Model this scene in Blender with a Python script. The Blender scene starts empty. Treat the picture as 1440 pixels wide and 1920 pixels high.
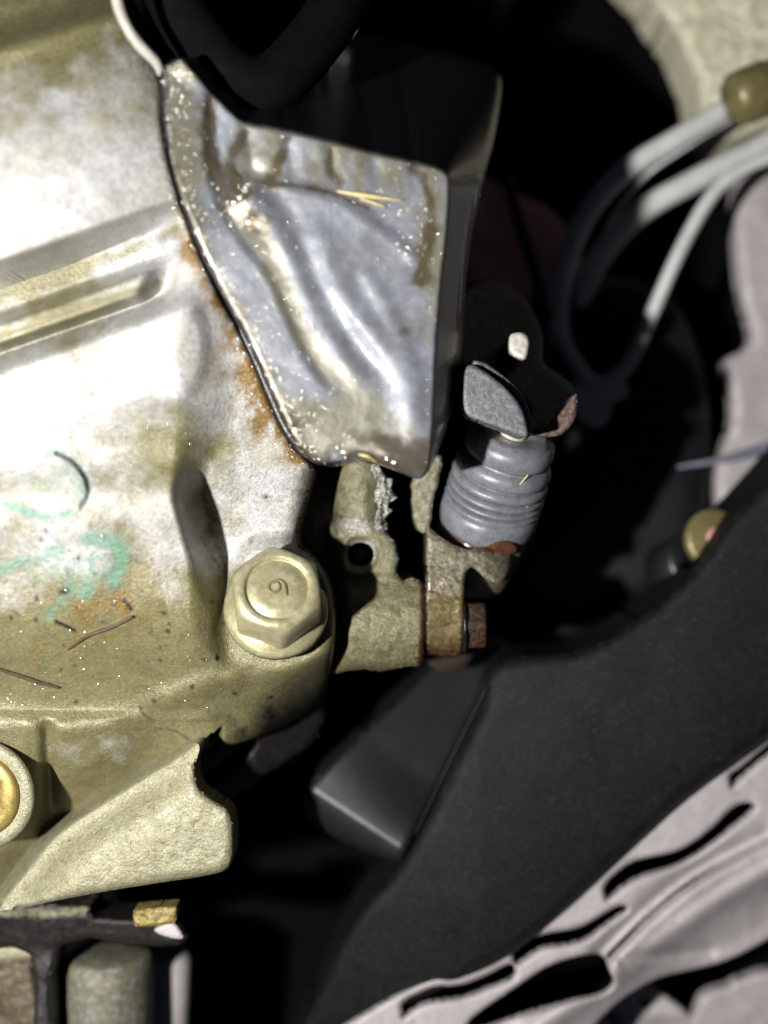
import bpy, math, random
import numpy as np
from mathutils import Vector, Matrix

scene = bpy.context.scene
col = scene.collection
H = 250.0            # camera height above the bolt seat, mm
S = 0.113            # mm per photograph pixel at the bolt seat


def P(px, py, z):    # photograph pixel + height (mm) -> metres
    k = (H - z) / H
    return Vector(((px - 720) * S * k, (960 - py) * S * k, z)) * 0.001


# ------------------------------------------------------------------ camera
cam = bpy.data.cameras.new('camera')
cam.sensor_fit = 'HORIZONTAL'
cam.sensor_width = 36.0
cam.lens = 36.0 * H / (1440 * S)
cam.clip_start = 0.005
cam.clip_end = 5.0
cam.dof.use_dof = True
cam.dof.focus_distance = 0.250
cam.dof.aperture_fstop = 6.0
cam_o = bpy.data.objects.new('camera', cam)
cam_o.location = (0, 0, H * 0.001)
col.objects.link(cam_o)
scene.camera = cam_o

# ------------------------------------------------------------------ light
world = bpy.data.worlds.new('World')
scene.world = world
world.use_nodes = True
bg = world.node_tree.nodes['Background']
bg.inputs[0].default_value = (0.55, 0.62, 0.95, 1)
bg.inputs[1].default_value = 0.026

lamp = bpy.data.lights.new('torch', 'POINT')
lamp.energy = 9.6
lamp.color = (1.0, 0.985, 0.965)
lamp.shadow_soft_size = 0.006
lamp_o = bpy.data.objects.new('torch', lamp)
lamp_o.location = P(-570, 1210, 0) + Vector((0, 0, 0.270))
col.objects.link(lamp_o)

vs = scene.view_settings
vs.view_transform = 'Standard'
vs.look = 'None'
vs.exposure = 0.0
vs.gamma = 1.0
vs.use_curve_mapping = False
scene.cycles.max_bounces = 6
scene.cycles.use_denoising = True
scene.cycles.sample_clamp_indirect = 4.0

rng = np.random.RandomState(7)
random.seed(11)

# ------------------------------------------------------------------ numeric helpers
LAT = rng.rand(512, 512).astype(np.float32)


def vn(x, y, s, seed=0):
    """smooth value noise, feature size s px, range -1..1"""
    u = np.asarray(x, np.float64) / s + seed * 17.31 + 1000
    v = np.asarray(y, np.float64) / s + seed * 9.77 + 1000
    i = np.floor(u).astype(int)
    j = np.floor(v).astype(int)
    f = u - i
    g = v - j
    f = f * f * (3 - 2 * f)
    g = g * g * (3 - 2 * g)
    i &= 511
    j &= 511
    i2 = (i + 1) & 511
    j2 = (j + 1) & 511
    a = LAT[i, j] * (1 - f) + LAT[i2, j] * f
    b = LAT[i, j2] * (1 - f) + LAT[i2, j2] * f
    return (a * (1 - g) + b * g) * 2 - 1


def fbm(x, y, s, o=4, seed=0):
    r = 0
    a = 0.55
    for k in range(o):
        r = r + a * vn(x, y, s / 2 ** k, seed + k)
        a *= 0.55
    return r


def ss(a, b, x):
    t = np.clip((x - a) / (b - a), 0, 1)
    return t * t * (3 - 2 * t)


def si(v, ks, vs_):
    """smooth interpolation through knots"""
    ks = np.array(ks, float)
    vs_ = np.array(vs_, float)
    tg = np.gradient(vs_, ks)
    v = np.clip(v, ks[0], ks[-1])
    i = np.clip(np.searchsorted(ks, v) - 1, 0, len(ks) - 2)
    h = ks[i + 1] - ks[i]
    t = (v - ks[i]) / h
    return ((2 * t ** 3 - 3 * t ** 2 + 1) * vs_[i] + (t ** 3 - 2 * t ** 2 + t) * h * tg[i]
            + (3 * t ** 2 - 2 * t ** 3) * vs_[i + 1] + (t ** 3 - t ** 2) * h * tg[i + 1])


def gs(d, w):
    return np.exp(-(d / w) ** 2)


def cr(pts, n=6, closed=True):
    p = np.array(pts, float)
    m = len(p)
    out = []
    rngi = range(m) if closed else range(m - 1)
    for i in rngi:
        if closed:
            a, b, c, d = p[i - 1], p[i], p[(i + 1) % m], p[(i + 2) % m]
        else:
            a, b, c, d = p[max(i - 1, 0)], p[i], p[i + 1], p[min(i + 2, m - 1)]
        for k in range(n):
            t = k / n
            out.append(0.5 * (2 * b + (c - a) * t + (2 * a - 5 * b + 4 * c - d) * t * t + (3 * b - a - 3 * c + d) * t ** 3))
    if not closed:
        out.append(p[-1])
    return np.array(out)


def dline(x, y, pts):
    """distance and signed side (positive to the right of travel, y down) of an open polyline"""
    best = np.full(x.shape, 1e9)
    side = np.zeros(x.shape)
    par = np.zeros(x.shape)
    n = len(pts) - 1
    for i in range(n):
        ax, ay = pts[i]
        bx, by = pts[i + 1]
        dx, dy = bx - ax, by - ay
        L = dx * dx + dy * dy + 1e-9
        t = np.clip(((x - ax) * dx + (y - ay) * dy) / L, 0, 1)
        d = np.hypot(x - ax - t * dx, y - ay - t * dy)
        c = dx * (y - ay) - dy * (x - ax)
        m = d < best
        best = np.where(m, d, best)
        side = np.where(m, np.sign(c), side)
        par = np.where(m, (i + t) / n, par)
    return best, best * side, par


def sdf(x, y, poly):
    n = len(poly)
    best = np.full(x.shape, 1e9)
    ins = np.zeros(x.shape, bool)
    for i in range(n):
        ax, ay = poly[i]
        bx, by = poly[(i + 1) % n]
        dx, dy = bx - ax, by - ay
        L = dx * dx + dy * dy + 1e-9
        t = np.clip(((x - ax) * dx + (y - ay) * dy) / L, 0, 1)
        best = np.minimum(best, (x - ax - t * dx) ** 2 + (y - ay - t * dy) ** 2)
        if ay != by:
            c = ((ay > y) != (by > y)) & (x < (bx - ax) * (y - ay) / (by - ay) + ax)
            ins ^= c
    d = np.sqrt(best)
    return np.where(ins, -d, d)


# ------------------------------------------------------------------ object helpers
def tag(o, label, cat, group=None):
    o['label'] = label
    o['category'] = cat
    if group:
        o['group'] = group
    return o


def thing(name, label, cat, loc, group=None):
    o = bpy.data.objects.new(name, None)
    o.empty_display_size = 0.01
    o.location = loc
    col.objects.link(o)
    return tag(o, label, cat, group)


def adopt(o, root):
    if root is not None:
        o.parent = root
        if root.type == 'EMPTY':
            o.matrix_parent_inverse = Matrix.Translation(-root.location)


def mesh_obj(name, verts, faces, mat, parent=None, smooth=True, masks=None):
    me = bpy.data.meshes.new(name)
    verts = np.asarray(verts, np.float32)
    if isinstance(faces, np.ndarray):
        nf, k = faces.shape
        me.vertices.add(len(verts))
        me.vertices.foreach_set('co', verts.ravel())
        me.loops.add(nf * k)
        me.loops.foreach_set('vertex_index', faces.ravel().astype(np.int32))
        me.polygons.add(nf)
        me.polygons.foreach_set('loop_start', np.arange(0, nf * k, k, dtype=np.int32))
        me.update(calc_edges=True)
    else:
        me.from_pydata([tuple(map(float, v)) for v in verts], [], faces)
        me.update()
    me.polygons.foreach_set('use_smooth', [bool(smooth)] * len(me.polygons))
    if masks is not None:
        at = me.color_attributes.new('masks', 'FLOAT_COLOR', 'POINT')
        at.data.foreach_set('color', np.asarray(masks, np.float32).ravel())
    me.materials.append(mat)
    o = bpy.data.objects.new(name, me)
    col.objects.link(o)
    adopt(o, parent)
    return o


def bev(sd, r):
    """rounded edge drop (mm) for signed distance sd px and radius r px"""
    q = np.clip((sd + r) / r, 0, 1)
    return -(r - r * np.sqrt(np.clip(1 - q * q, 0, 1))) * S


def hf(name, poly, zf, mat, parent=None, step=4.0, skirt=8.0, holes=(), masks=None, back=False):
    """relief: a solid slab whose outline is poly (px) and whose top is zf(x, y, sd) in mm"""
    poly = np.asarray(poly, float)
    x0, y0 = poly.min(0) - 2 * step
    x1, y1 = poly.max(0) + 2 * step
    nx = int((x1 - x0) / step) + 2
    ny = int((y1 - y0) / step) + 2
    gx = x0 + np.arange(nx) * step
    gy = y0 + np.arange(ny) * step
    X, Y = np.meshgrid(gx, gy)

    def field(a, b):
        d = sdf(a, b, poly)
        for h in holes:
            d = np.maximum(d, -sdf(a, b, h))
        return d
    D = field(X, Y)
    Gy, Gx = np.gradient(D, step)
    n = np.hypot(Gx, Gy) + 1e-6
    near = np.abs(D) < 0.72 * step
    X = np.where(near, X - D * Gx / n, X)
    Y = np.where(near, Y - D * Gy / n, Y)
    ins = near | (D < 0)
    sd = np.where(near, 0, D)
    Z = zf(X, Y, sd)
    k = (H - Z) / H
    V = np.stack([(X - 720) * S * k, (960 - Y) * S * k, Z], -1).reshape(-1, 3) * 0.001
    idx = np.arange(nx * ny).reshape(ny, nx)
    a, b, c, d = idx[:-1, :-1].ravel(), idx[:-1, 1:].ravel(), idx[1:, 1:].ravel(), idx[1:, :-1].ravel()
    alt = ((np.add.outer(np.arange(ny - 1), np.arange(nx - 1))) % 2 == 0).ravel()
    inf = ins.ravel()
    # choose the diagonal that keeps the most
    t1 = np.where(alt[:, None], np.stack([a, d, c], 1), np.stack([a, d, b], 1))
    t2 = np.where(alt[:, None], np.stack([a, c, b], 1), np.stack([b, d, c], 1))
    miss_a, miss_b, miss_c, miss_d = ~inf[a], ~inf[b], ~inf[c], ~inf[d]
    useac = miss_b | miss_d
    usebd = miss_a | miss_c
    t1 = np.where((useac & ~usebd)[:, None], np.stack([a, d, c], 1), np.where((usebd & ~useac)[:, None], np.stack([a, d, b], 1), t1))
    t2 = np.where((useac & ~usebd)[:, None], np.stack([a, c, b], 1), np.where((usebd & ~useac)[:, None], np.stack([b, d, c], 1), t2))
    T = np.concatenate([t1, t2])
    T = T[inf[T].all(1)]
    # drop slivers
    A2 = (V[T[:, 1], 0] - V[T[:, 0], 0]) * (V[T[:, 2], 1] - V[T[:, 0], 1]) - (V[T[:, 2], 0] - V[T[:, 0], 0]) * (V[T[:, 1], 1] - V[T[:, 0], 1])
    T = T[A2 > 1e-12]
    used = np.unique(T)
    re = np.full(len(V), -1)
    re[used] = np.arange(len(used))
    T = re[T]
    V = V[used]
    MK = None
    xs, ys, sds = X.ravel()[used], Y.ravel()[used], sd.ravel()[used]
    if masks is not None:
        MK = np.clip(np.stack(masks(xs, ys, sds), -1), 0, 1)
    # walls
    E = np.concatenate([T[:, [0, 1]], T[:, [1, 2]], T[:, [2, 0]]])
    key = np.minimum(E[:, 0], E[:, 1]).astype(np.int64) * len(V) + np.maximum(E[:, 0], E[:, 1])
    u, ind, cnt = np.unique(key, return_index=True, return_counts=True)
    B = E[ind[cnt == 1]]
    bv = np.unique(B)
    rb = np.full(len(V), -1)
    rb[bv] = np.arange(len(bv))
    n0 = len(V)
    nb = len(bv)
    top = V[bv].copy()
    rows = 3
    W = [top]
    for r in range(1, rows + 1):
        w = top.copy()
        w[:, 2] -= skirt * 0.001 * r / rows
        W.append(w)
    V = np.concatenate([V] + W)
    F = [T]
    i0, i1 = rb[B[:, 0]], rb[B[:, 1]]
    for r in range(rows):
        p, q = n0 + r * nb, n0 + (r + 1) * nb
        F.append(np.stack([p + i1, p + i0, q + i0], 1))
        F.append(np.stack([p + i1, q + i0, q + i1], 1))
    F = np.concatenate(F)
    if MK is not None:
        MK = np.concatenate([MK] + [MK[bv]] * (rows + 1))
    return mesh_obj(name, V, F, mat, parent, True, MK)


def grow(poly, d):
    p = np.asarray(poly, float)
    t = np.roll(p, -1, 0) - np.roll(p, 1, 0)
    t /= np.hypot(t[:, 0], t[:, 1])[:, None] + 1e-9
    nrm = np.stack([t[:, 1], -t[:, 0]], 1)
    a = p[:, 0] * np.roll(p[:, 1], -1) - np.roll(p[:, 0], -1) * p[:, 1]
    return p + nrm * (d if a.sum() > 0 else -d)


def frame(origin, axis, xdir=(1, 0, 0)):
    z = Vector(axis).normalized()
    x = Vector(xdir)
    x = (x - z * x.dot(z)).normalized()
    y = z.cross(x)
    return Matrix((x, y, z)).transposed().to_4x4(), Vector(origin)


def place(fr, v):
    return fr[1] + fr[0].to_3x3() @ Vector(v)


def rev(name, prof, fr, mat, parent=None, n=72, wob=None, masks=None):
    """surface of revolution; prof = [(r px, t px)], along the frame's z axis"""
    k = S * 0.001
    V = []
    MK = []
    for (r, t) in prof:
        for i in range(n):
            a = 2 * math.pi * i / n
            rr = r + (wob(a, t) if wob else 0)
            V.append(place(fr, (rr * math.cos(a) * k, rr * math.sin(a) * k, t * k)))
            if masks:
                MK.append(masks(a, t))
    F = []
    m = len(prof)
    for j in range(m - 1):
        for i in range(n):
            i2 = (i + 1) % n
            F.append((j * n + i, j * n + i2, (j + 1) * n + i2, (j + 1) * n + i))
    F.append(tuple(range(n - 1, -1, -1)))
    F.append(tuple((m - 1) * n + i for i in range(n)))
    return mesh_obj(name, V, F, mat, parent, True, MK if masks else None)


def tube(name, pts, rad, mat, parent=None, n=14, sub=6):
    """tube through world points; rad (px) single or list"""
    p = cr([tuple(v) for v in pts], sub, False) if len(pts) > 2 else np.array([tuple(v) for v in pts])
    m = len(p)
    if isinstance(rad, (int, float)):
        R = np.full(m, float(rad))
    else:
        R = np.interp(np.linspace(0, 1, m), np.linspace(0, 1, len(rad)), rad)
    R = R * S * 0.001
    V = []
    F = []
    prev = None
    for i in range(m):
        t = Vector(p[min(i + 1, m - 1)] - p[max(i - 1, 0)]).normalized()
        if prev is None:
            u = t.orthogonal().normalized()
        else:
            u = (prev - t * prev.dot(t)).normalized()
        prev = u
        w = t.cross(u)
        for k in range(n):
            a = 2 * math.pi * k / n
            V.append(Vector(p[i]) + (u * math.cos(a) + w * math.sin(a)) * R[i])
    for i in range(m - 1):
        for k in range(n):
            k2 = (k + 1) % n
            F.append((i * n + k, i * n + k2, (i + 1) * n + k2, (i + 1) * n + k))
    F.append(tuple(range(n - 1, -1, -1)))
    F.append(tuple((m - 1) * n + k for k in range(n)))
    return mesh_obj(name, V, F, mat, parent)


# ------------------------------------------------------------------ materials
def M(name, c1, c2=None, ns=0.35, rough=0.5, metal=0.0, bump=0.0, bs=3.0, fine=0.0, fs=12.0, spec=0.5, coat=0.0,
      coat_rough=0.1, chan=(), speck=0.0, sps=2.5, speck_col=(0.03, 0.025, 0.02), rvar=0.12, cbump=None, aniso=None, contrast=(0.38, 0.62), mott=None, soft=0.7, rng_=(0.22, 0.75)):
    m = bpy.data.materials.new(name)
    m.use_nodes = True
    nt = m.node_tree
    N, L = nt.nodes, nt.links
    b = N['Principled BSDF']
    tc = N.new('ShaderNodeTexCoord')
    mp = N.new('ShaderNodeMapping')
    mp.inputs['Scale'].default_value = (1000, 1000, 1000)
    L.new(tc.outputs['Object'], mp.inputs[0])
    vec = mp.outputs[0]
    if aniso:
        m2 = N.new('ShaderNodeMapping')
        m2.inputs['Rotation'].default_value = (0, 0, aniso[0])
        m2.inputs['Scale'].default_value = aniso[1]
        L.new(vec, m2.inputs[0])
        avec = m2.outputs[0]
    else:
        avec = vec

    def noise(scale, detail=6, v=None, rg=0.6):
        n = N.new('ShaderNodeTexNoise')
        n.inputs['Scale'].default_value = scale
        n.inputs['Detail'].default_value = detail
        n.inputs['Roughness'].default_value = rg
        L.new(v or vec, n.inputs['Vector'])
        return n.outputs['Fac']

    def mr(x, a, bb, c=0.0, d=1.0):
        n = N.new('ShaderNodeMapRange')
        n.inputs[1].default_value = a
        n.inputs[2].default_value = bb
        n.inputs[3].default_value = c
        n.inputs[4].default_value = d
        L.new(x, n.inputs[0])
        return n.outputs[0]

    def math_(op, x, y):
        n = N.new('ShaderNodeMath')
        n.operation = op
        for i, q in enumerate((x, y)):
            if isinstance(q, (int, float)):
                n.inputs[i].default_value = q
            else:
                L.new(q, n.inputs[i])
        return n.outputs[0]

    def mix(f, x, y):
        n = N.new('ShaderNodeMix')
        n.data_type = 'RGBA'
        if isinstance(f, (int, float)):
            n.inputs[0].default_value = f
        else:
            L.new(f, n.inputs[0])
        for i, q in ((6, x), (7, y)):
            if isinstance(q, tuple):
                n.inputs[i].default_value = (*q, 1)
            else:
                L.new(q, n.inputs[i])
        return n.outputs[2]
    c2 = c2 or tuple(v * 0.75 for v in c1)
    colr = mix(mr(noise(ns, 8, None, 0.65), *contrast), c1, c2)
    rb = rough
    rgh = mr(noise(ns * 2.3, 5), 0.3, 0.7, max(0.02, rough - rvar), min(1, rough + rvar))
    if chan:
        at = N.new('ShaderNodeAttribute')
        at.attribute_name = 'masks'
        sp = N.new('ShaderNodeSeparateColor')
        L.new(at.outputs['Color'], sp.inputs[0])
        outs = {'R': sp.outputs[0], 'G': sp.outputs[1], 'B': sp.outputs[2], 'A': at.outputs['Alpha']}
        for ch in chan:
            key, c, amt, nsc = ch[:4]
            brk = mr(noise(nsc, 7, None, 0.7), 0.3, 0.62)
            f = math_('MULTIPLY', outs[key], amt)
            # break-up: mask eats into noise
            f2 = mr(math_('ADD', f, math_('MULTIPLY', math_('SUBTRACT', brk, 0.5), soft)), *rng_)
            f2 = math_('MULTIPLY', f2, mr(f, 0.0, 0.12))
            f2 = math_('MINIMUM', f2, ch[5] if len(ch) > 5 else 1.0)
            colr = mix(f2, colr, c)
            if len(ch) > 4 and ch[4] is not None:
                n = N.new('ShaderNodeMix')
                L.new(f2, n.inputs[0])
                L.new(rgh, n.inputs[2])
                n.inputs[3].default_value = ch[4]
                rgh = n.outputs[0]
    if mott:
        for (am, sc_) in mott:
            n = N.new('ShaderNodeMix')
            n.data_type = 'RGBA'
            n.blend_type = 'MULTIPLY'
            n.inputs[0].default_value = 1.0
            g = N.new('ShaderNodeCombineColor')
            f = mr(noise(sc_, 4, None, 0.7), 0.36, 0.64, 1 - am, 1.0)
            for q in range(3):
                L.new(f, g.inputs[q])
            L.new(colr, n.inputs[6])
            L.new(g.outputs[0], n.inputs[7])
            colr = n.outputs[2]
    if speck > 0:
        f = mr(noise(sps, 3), 0.60, 0.68, 0, speck)
        colr = mix(f, colr, speck_col)
    L.new(colr, b.inputs['Base Color'])
    L.new(rgh, b.inputs['Roughness'])
    b.inputs['Metallic'].default_value = metal
    b.inputs['Specular IOR Level'].default_value = spec
    if coat > 0:
        b.inputs['Coat Weight'].default_value = coat
        b.inputs['Coat Roughness'].default_value = coat_rough
    last = None
    for amt, sc, det in ((bump, bs, 5), (fine, fs, 3)):
        if amt > 0:
            bn = N.new('ShaderNodeBump')
            bn.inputs['Strength'].default_value = 1.0
            bn.inputs['Distance'].default_value = amt * 0.001
            L.new(noise(sc, det, avec), bn.inputs['Height'])
            if last:
                L.new(last, bn.inputs['Normal'])
            last = bn.outputs[0]
    if last:
        L.new(last, b.inputs['Normal'])
    return m


OIL = (0.075, 0.055, 0.024)
m_case = M('cast_aluminium', (0.61, 0.608, 0.62), (0.55, 0.53, 0.46), ns=0.12, rough=0.42, metal=0.12, bump=0.18, bs=1.3, fine=0.13, fs=3.4, coat=0.15, coat_rough=0.15,
           speck=0.6, sps=1.5, speck_col=(0.10, 0.08, 0.045), mott=[(0.28, 1.1), (0.28, 3.0), (0.22, 0.3)], soft=0.34, rng_=(0.08, 0.95),
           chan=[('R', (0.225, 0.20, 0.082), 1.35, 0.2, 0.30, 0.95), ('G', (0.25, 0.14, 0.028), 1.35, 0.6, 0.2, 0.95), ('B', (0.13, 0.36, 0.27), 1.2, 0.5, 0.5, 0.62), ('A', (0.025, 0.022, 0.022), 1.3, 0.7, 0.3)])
m_rough = M('pitted_aluminium', (0.45, 0.43, 0.29), (0.34, 0.315, 0.18), ns=0.4, rough=0.36, metal=0.25, coat=0.3, bump=0.32, bs=1.5, fine=0.10, fs=4.0,
            speck=0.75, sps=1.3, speck_col=(0.10, 0.075, 0.03), mott=[(0.4, 0.8), (0.3, 2.6)])
m_cover = M('oily_grey_alloy', (0.21, 0.222, 0.25), (0.16, 0.168, 0.188), ns=0.12, rough=0.46, metal=0.22, bump=0.05, bs=1.2, fine=0.05, fs=5.0,
            coat=0.3, coat_rough=0.10,
            soft=0.4, mott=[(0.22, 0.5), (0.15, 2.5)],
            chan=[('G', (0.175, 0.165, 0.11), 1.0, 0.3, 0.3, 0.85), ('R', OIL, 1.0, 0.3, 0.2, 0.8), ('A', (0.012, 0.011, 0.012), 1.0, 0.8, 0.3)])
m_bracket = M('grimy_cast_alloy', (0.36, 0.335, 0.205), (0.20, 0.18, 0.09), ns=0.5, rough=0.5, metal=0.2, bump=0.22, bs=1.5, fine=0.12, fs=5,
              speck=0.6, sps=1.6, speck_col=(0.06, 0.05, 0.03), mott=[(0.5, 1.0), (0.5, 2.8)],
              chan=[('R', (0.03, 0.027, 0.025), 1.0, 0.6, 0.35), ('G', (0.22, 0.20, 0.095), 1.0, 0.6, 0.28, 0.85), ('B', (0.5, 0.5, 0.46), 1.0, 0.6, 0.3), ('A', (0.10, 0.035, 0.012), 1.0, 0.8, 0.35)])
m_ear = M('oily_iron', (0.38, 0.355, 0.27), (0.22, 0.19, 0.11), ns=0.5, rough=0.3, metal=0.35, bump=0.32, bs=1.6, fine=0.15, fs=4.5, coat=0.5, coat_rough=0.15, mott=[(0.5, 1.2), (0.4, 3.0)],
          chan=[('G', (0.18, 0.13, 0.038), 1.0, 0.7, 0.13, 0.9), ('R', (0.12, 0.04, 0.012), 1.0, 0.9, 0.3), ('A', (0.02, 0.016, 0.012), 1.0, 0.9, 0.25)])
m_rust = M('rusty_iron', (0.13, 0.062, 0.022), (0.04, 0.022, 0.013), ns=0.8, rough=0.3, metal=0.2, bump=0.5, bs=1.4, fine=0.2, fs=5, coat=0.5, mott=[(0.6, 1.5), (0.5, 0.5)])
m_zinc = M('yellow_zinc', (0.55, 0.52, 0.32), (0.45, 0.41, 0.23), ns=0.35, rough=0.36, metal=0.45, bump=0.05, bs=1.4, fine=0.03, fs=6, speck=0.35, sps=1.1,
           speck_col=(0.2, 0.15, 0.07), mott=[(0.25, 0.6), (0.25, 2.2)])
m_mark = M('grimed_stamping', (0.20, 0.165, 0.07), (0.13, 0.105, 0.05), ns=0.5, rough=0.5, metal=0.2)
m_brass = M('dull_brass', (0.36, 0.27, 0.08), (0.25, 0.18, 0.06), ns=0.3, rough=0.4, metal=0.6, bump=0.06, bs=1.5)
m_boot = M('grey_rubber', (0.16, 0.167, 0.18), (0.11, 0.116, 0.127), ns=0.4, rough=0.3, bump=0.03, bs=2.0, fine=0.025, fs=8, spec=0.55, speck=0.5, sps=1.9,
           speck_col=(0.3, 0.3, 0.28))
m_lever = M('scuffed_steel', (0.27, 0.275, 0.29), (0.16, 0.165, 0.175), ns=0.9, rough=0.5, metal=0.3, bump=0.12, bs=2.5, fine=0.08, fs=7, mott=[(0.5, 1.5)])
m_blk = M('shade_black', (0.006, 0.006, 0.007), (0.004, 0.004, 0.005), ns=0.3, rough=0.5, bump=0.05, bs=2.0, spec=0.2,  # black stands in for shade on the lever end; R is the rusty lit crescent
          chan=[('R', (0.22, 0.13, 0.10), 1.0, 0.7, 0.6)])
m_pale = M('bare_pin_metal', (0.62, 0.60, 0.54), (0.5, 0.45, 0.36), ns=0.6, rough=0.4, metal=0.2, bump=0.1, bs=2.0)
m_box = M('black_plastic', (0.009, 0.0102, 0.010), (0.007, 0.008, 0.008), ns=0.2, rough=0.42, rvar=0.02, bump=0.03, bs=3.0, spec=0.55, speck=0.25, sps=1.2, speck_col=(0.04, 0.04, 0.036))
m_duct = M('grained_black_plastic', (0.008, 0.008, 0.0085), (0.005, 0.005, 0.0055), ns=0.25, rough=0.55, rvar=0.05, bump=0.12, bs=2.6, fine=0.10, fs=6.0, spec=0.2,
           speck=0.9, sps=2.8, speck_col=(0.075, 0.073, 0.07), mott=[(0.45, 0.07), (0.4, 1.2)])
m_panel = M('dusty_pink_paint', (0.41, 0.375, 0.372), (0.32, 0.292, 0.288), ns=0.18, rough=0.5, bump=0.05, bs=0.8, fine=0.03, fs=4, speck=0.4, sps=0.7,
            speck_col=(0.12, 0.10, 0.09), contrast=(0.3, 0.75))
m_red = M('faded_red_paint', (0.55, 0.28, 0.26), (0.48, 0.23, 0.21), ns=0.2, rough=0.5)
m_wrinkle = M('wrinkled_alloy', (0.90, 0.86, 0.68), (0.72, 0.67, 0.46), ns=0.25, rough=0.35, metal=0.15, bump=2.2, bs=0.4, fine=1.0, fs=1.0)
m_hose = M('grey_hose', (0.50, 0.505, 0.49), (0.42, 0.425, 0.41), ns=0.2, rough=0.45, bump=0.04, bs=1.0)
m_blackhose = M('black_rubber', (0.008, 0.008, 0.010), (0.006, 0.006, 0.007), ns=0.2, rough=0.55, spec=0.25)
m_fit = M('olive_fitting', (0.20, 0.17, 0.07), (0.14, 0.115, 0.045), ns=0.2, rough=0.45, metal=0.3, bump=0.08, bs=0.7)
m_straw = M('dry_straw', (0.62, 0.5, 0.22), (0.45, 0.33, 0.12), ns=0.8, rough=0.4)
m_twig = M('brown_twig', (0.07, 0.042, 0.02), (0.04, 0.024, 0.012), ns=0.8, rough=0.6)
m_bead = M('grey_sealant', (0.42, 0.39, 0.34), (0.3, 0.28, 0.24), ns=0.4, rough=0.5, bump=0.1, bs=1.5)
m_floor = M('gap_black', (0.004, 0.004, 0.005), (0.003, 0.003, 0.0035), ns=0.05, rough=0.95, bump=0.3, bs=0.3, spec=0.02)  # near-black so the gaps read as deep shade
m_crumb = M('flaked_metal', (0.60, 0.59, 0.53), (0.16, 0.15, 0.12), ns=0.9, rough=0.35, metal=0.3, bump=0.4, bs=2, mott=[(0.6, 2.0)])
m_gasket = M('black_gasket', (0.010, 0.009, 0.009), (0.006, 0.005, 0.005), ns=0.5, rough=0.25, spec=0.5, bump=0.1, bs=2)

m_oil = bpy.data.materials.new('clear_oil')
m_oil.use_nodes = True
_t = m_oil.node_tree
_t.nodes.remove(_t.nodes['Principled BSDF'])
_n = _t.nodes.new('ShaderNodeTexNoise')
_n.inputs['Scale'].default_value = 250
_r = _t.nodes.new('ShaderNodeValToRGB')
_r.color_ramp.elements[0].color = (0.98, 0.97, 0.95, 1)
_r.color_ramp.elements[1].color = (0.92, 0.86, 0.74, 1)
_t.links.new(_n.outputs[0], _r.inputs[0])
_tr = _t.nodes.new('ShaderNodeBsdfTransparent')
_t.links.new(_r.outputs[0], _tr.inputs[0])
_gl = _t.nodes.new('ShaderNodeBsdfGlossy')
_gl.inputs['Roughness'].default_value = 0.16
_gl.inputs[0].default_value = (0.17, 0.17, 0.175, 1)
_mx = _t.nodes.new('ShaderNodeAddShader')
_t.links.new(_tr.outputs[0], _mx.inputs[0])
_t.links.new(_gl.outputs[0], _mx.inputs[1])
_t.links.new(_mx.outputs[0], _t.nodes['Material Output'].inputs[0])
m_void = M('shade_black_rubber', (0.003, 0.003, 0.0035), (0.002, 0.002, 0.0025), ns=0.2, rough=0.85, spec=0.05)  # near-black colour stands in for the shadow over the top hose

# ================================================================== SETTING
floor_o = hf('engine_bay_floor', [(-900, -900), (2400, -900), (2400, 2900), (-900, 2900)],
             lambda x, y, sd: -125 + 4 * vn(x, y, 260, 3), m_floor, None, step=60, skirt=3)
floor_o['kind'] = 'structure'

# ================================================================== GEARBOX HOUSING
seam = cr([(222, -60), (226, 0), (246, 62), (296, 118), (306, 160), (306, 230), (321, 315), (347, 400), (378, 482), (416, 560),
           (450, 622), (482, 690), (512, 762), (548, 832), (582, 866)], 4, False)
case_poly = np.concatenate([np.array([(-140, -60)]), seam, cr([(588, 880), (578, 925), (560, 985), (556, 1022), (575, 1038), (606, 1068), (626, 1130),
                            (628, 1190), (620, 1250), (604, 1305), (560, 1345), (500, 1375), (440, 1395), (385, 1412), (376, 1440), (360, 1475), (300, 1560), (200, 1640)], 4, False),
                            np.array([(60, 1690), (-140, 1700)])])
edge_c = np.array([(-200, 386), (520, 386), (600, 388), (680, 392), (740, 392), (800, 382), (860, 362), (920, 348), (990, 362), (1060, 384), (1130, 398), (1200, 412), (1290, 440), (2000, 440)], float)
crest = cr([(-160, 1322), (0, 1332), (95, 1342), (190, 1338), (270, 1322), (335, 1300), (400, 1276), (470, 1262), (545, 1246), (640, 1205)], 4, False)
valley = cr([(10, 1690), (60, 1630), (110, 1570), (190, 1515), (270, 1465), (335, 1425), (378, 1392)], 4, False)


def ex(y):
    ys = [520, 600, 680, 740, 800, 860, 920, 990, 1060, 1130, 1200, 1290]
    xs = [386, 388, 392, 392, 382, 362, 348, 362, 384, 398, 412, 440]
    return si(y, ys, xs)


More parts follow.
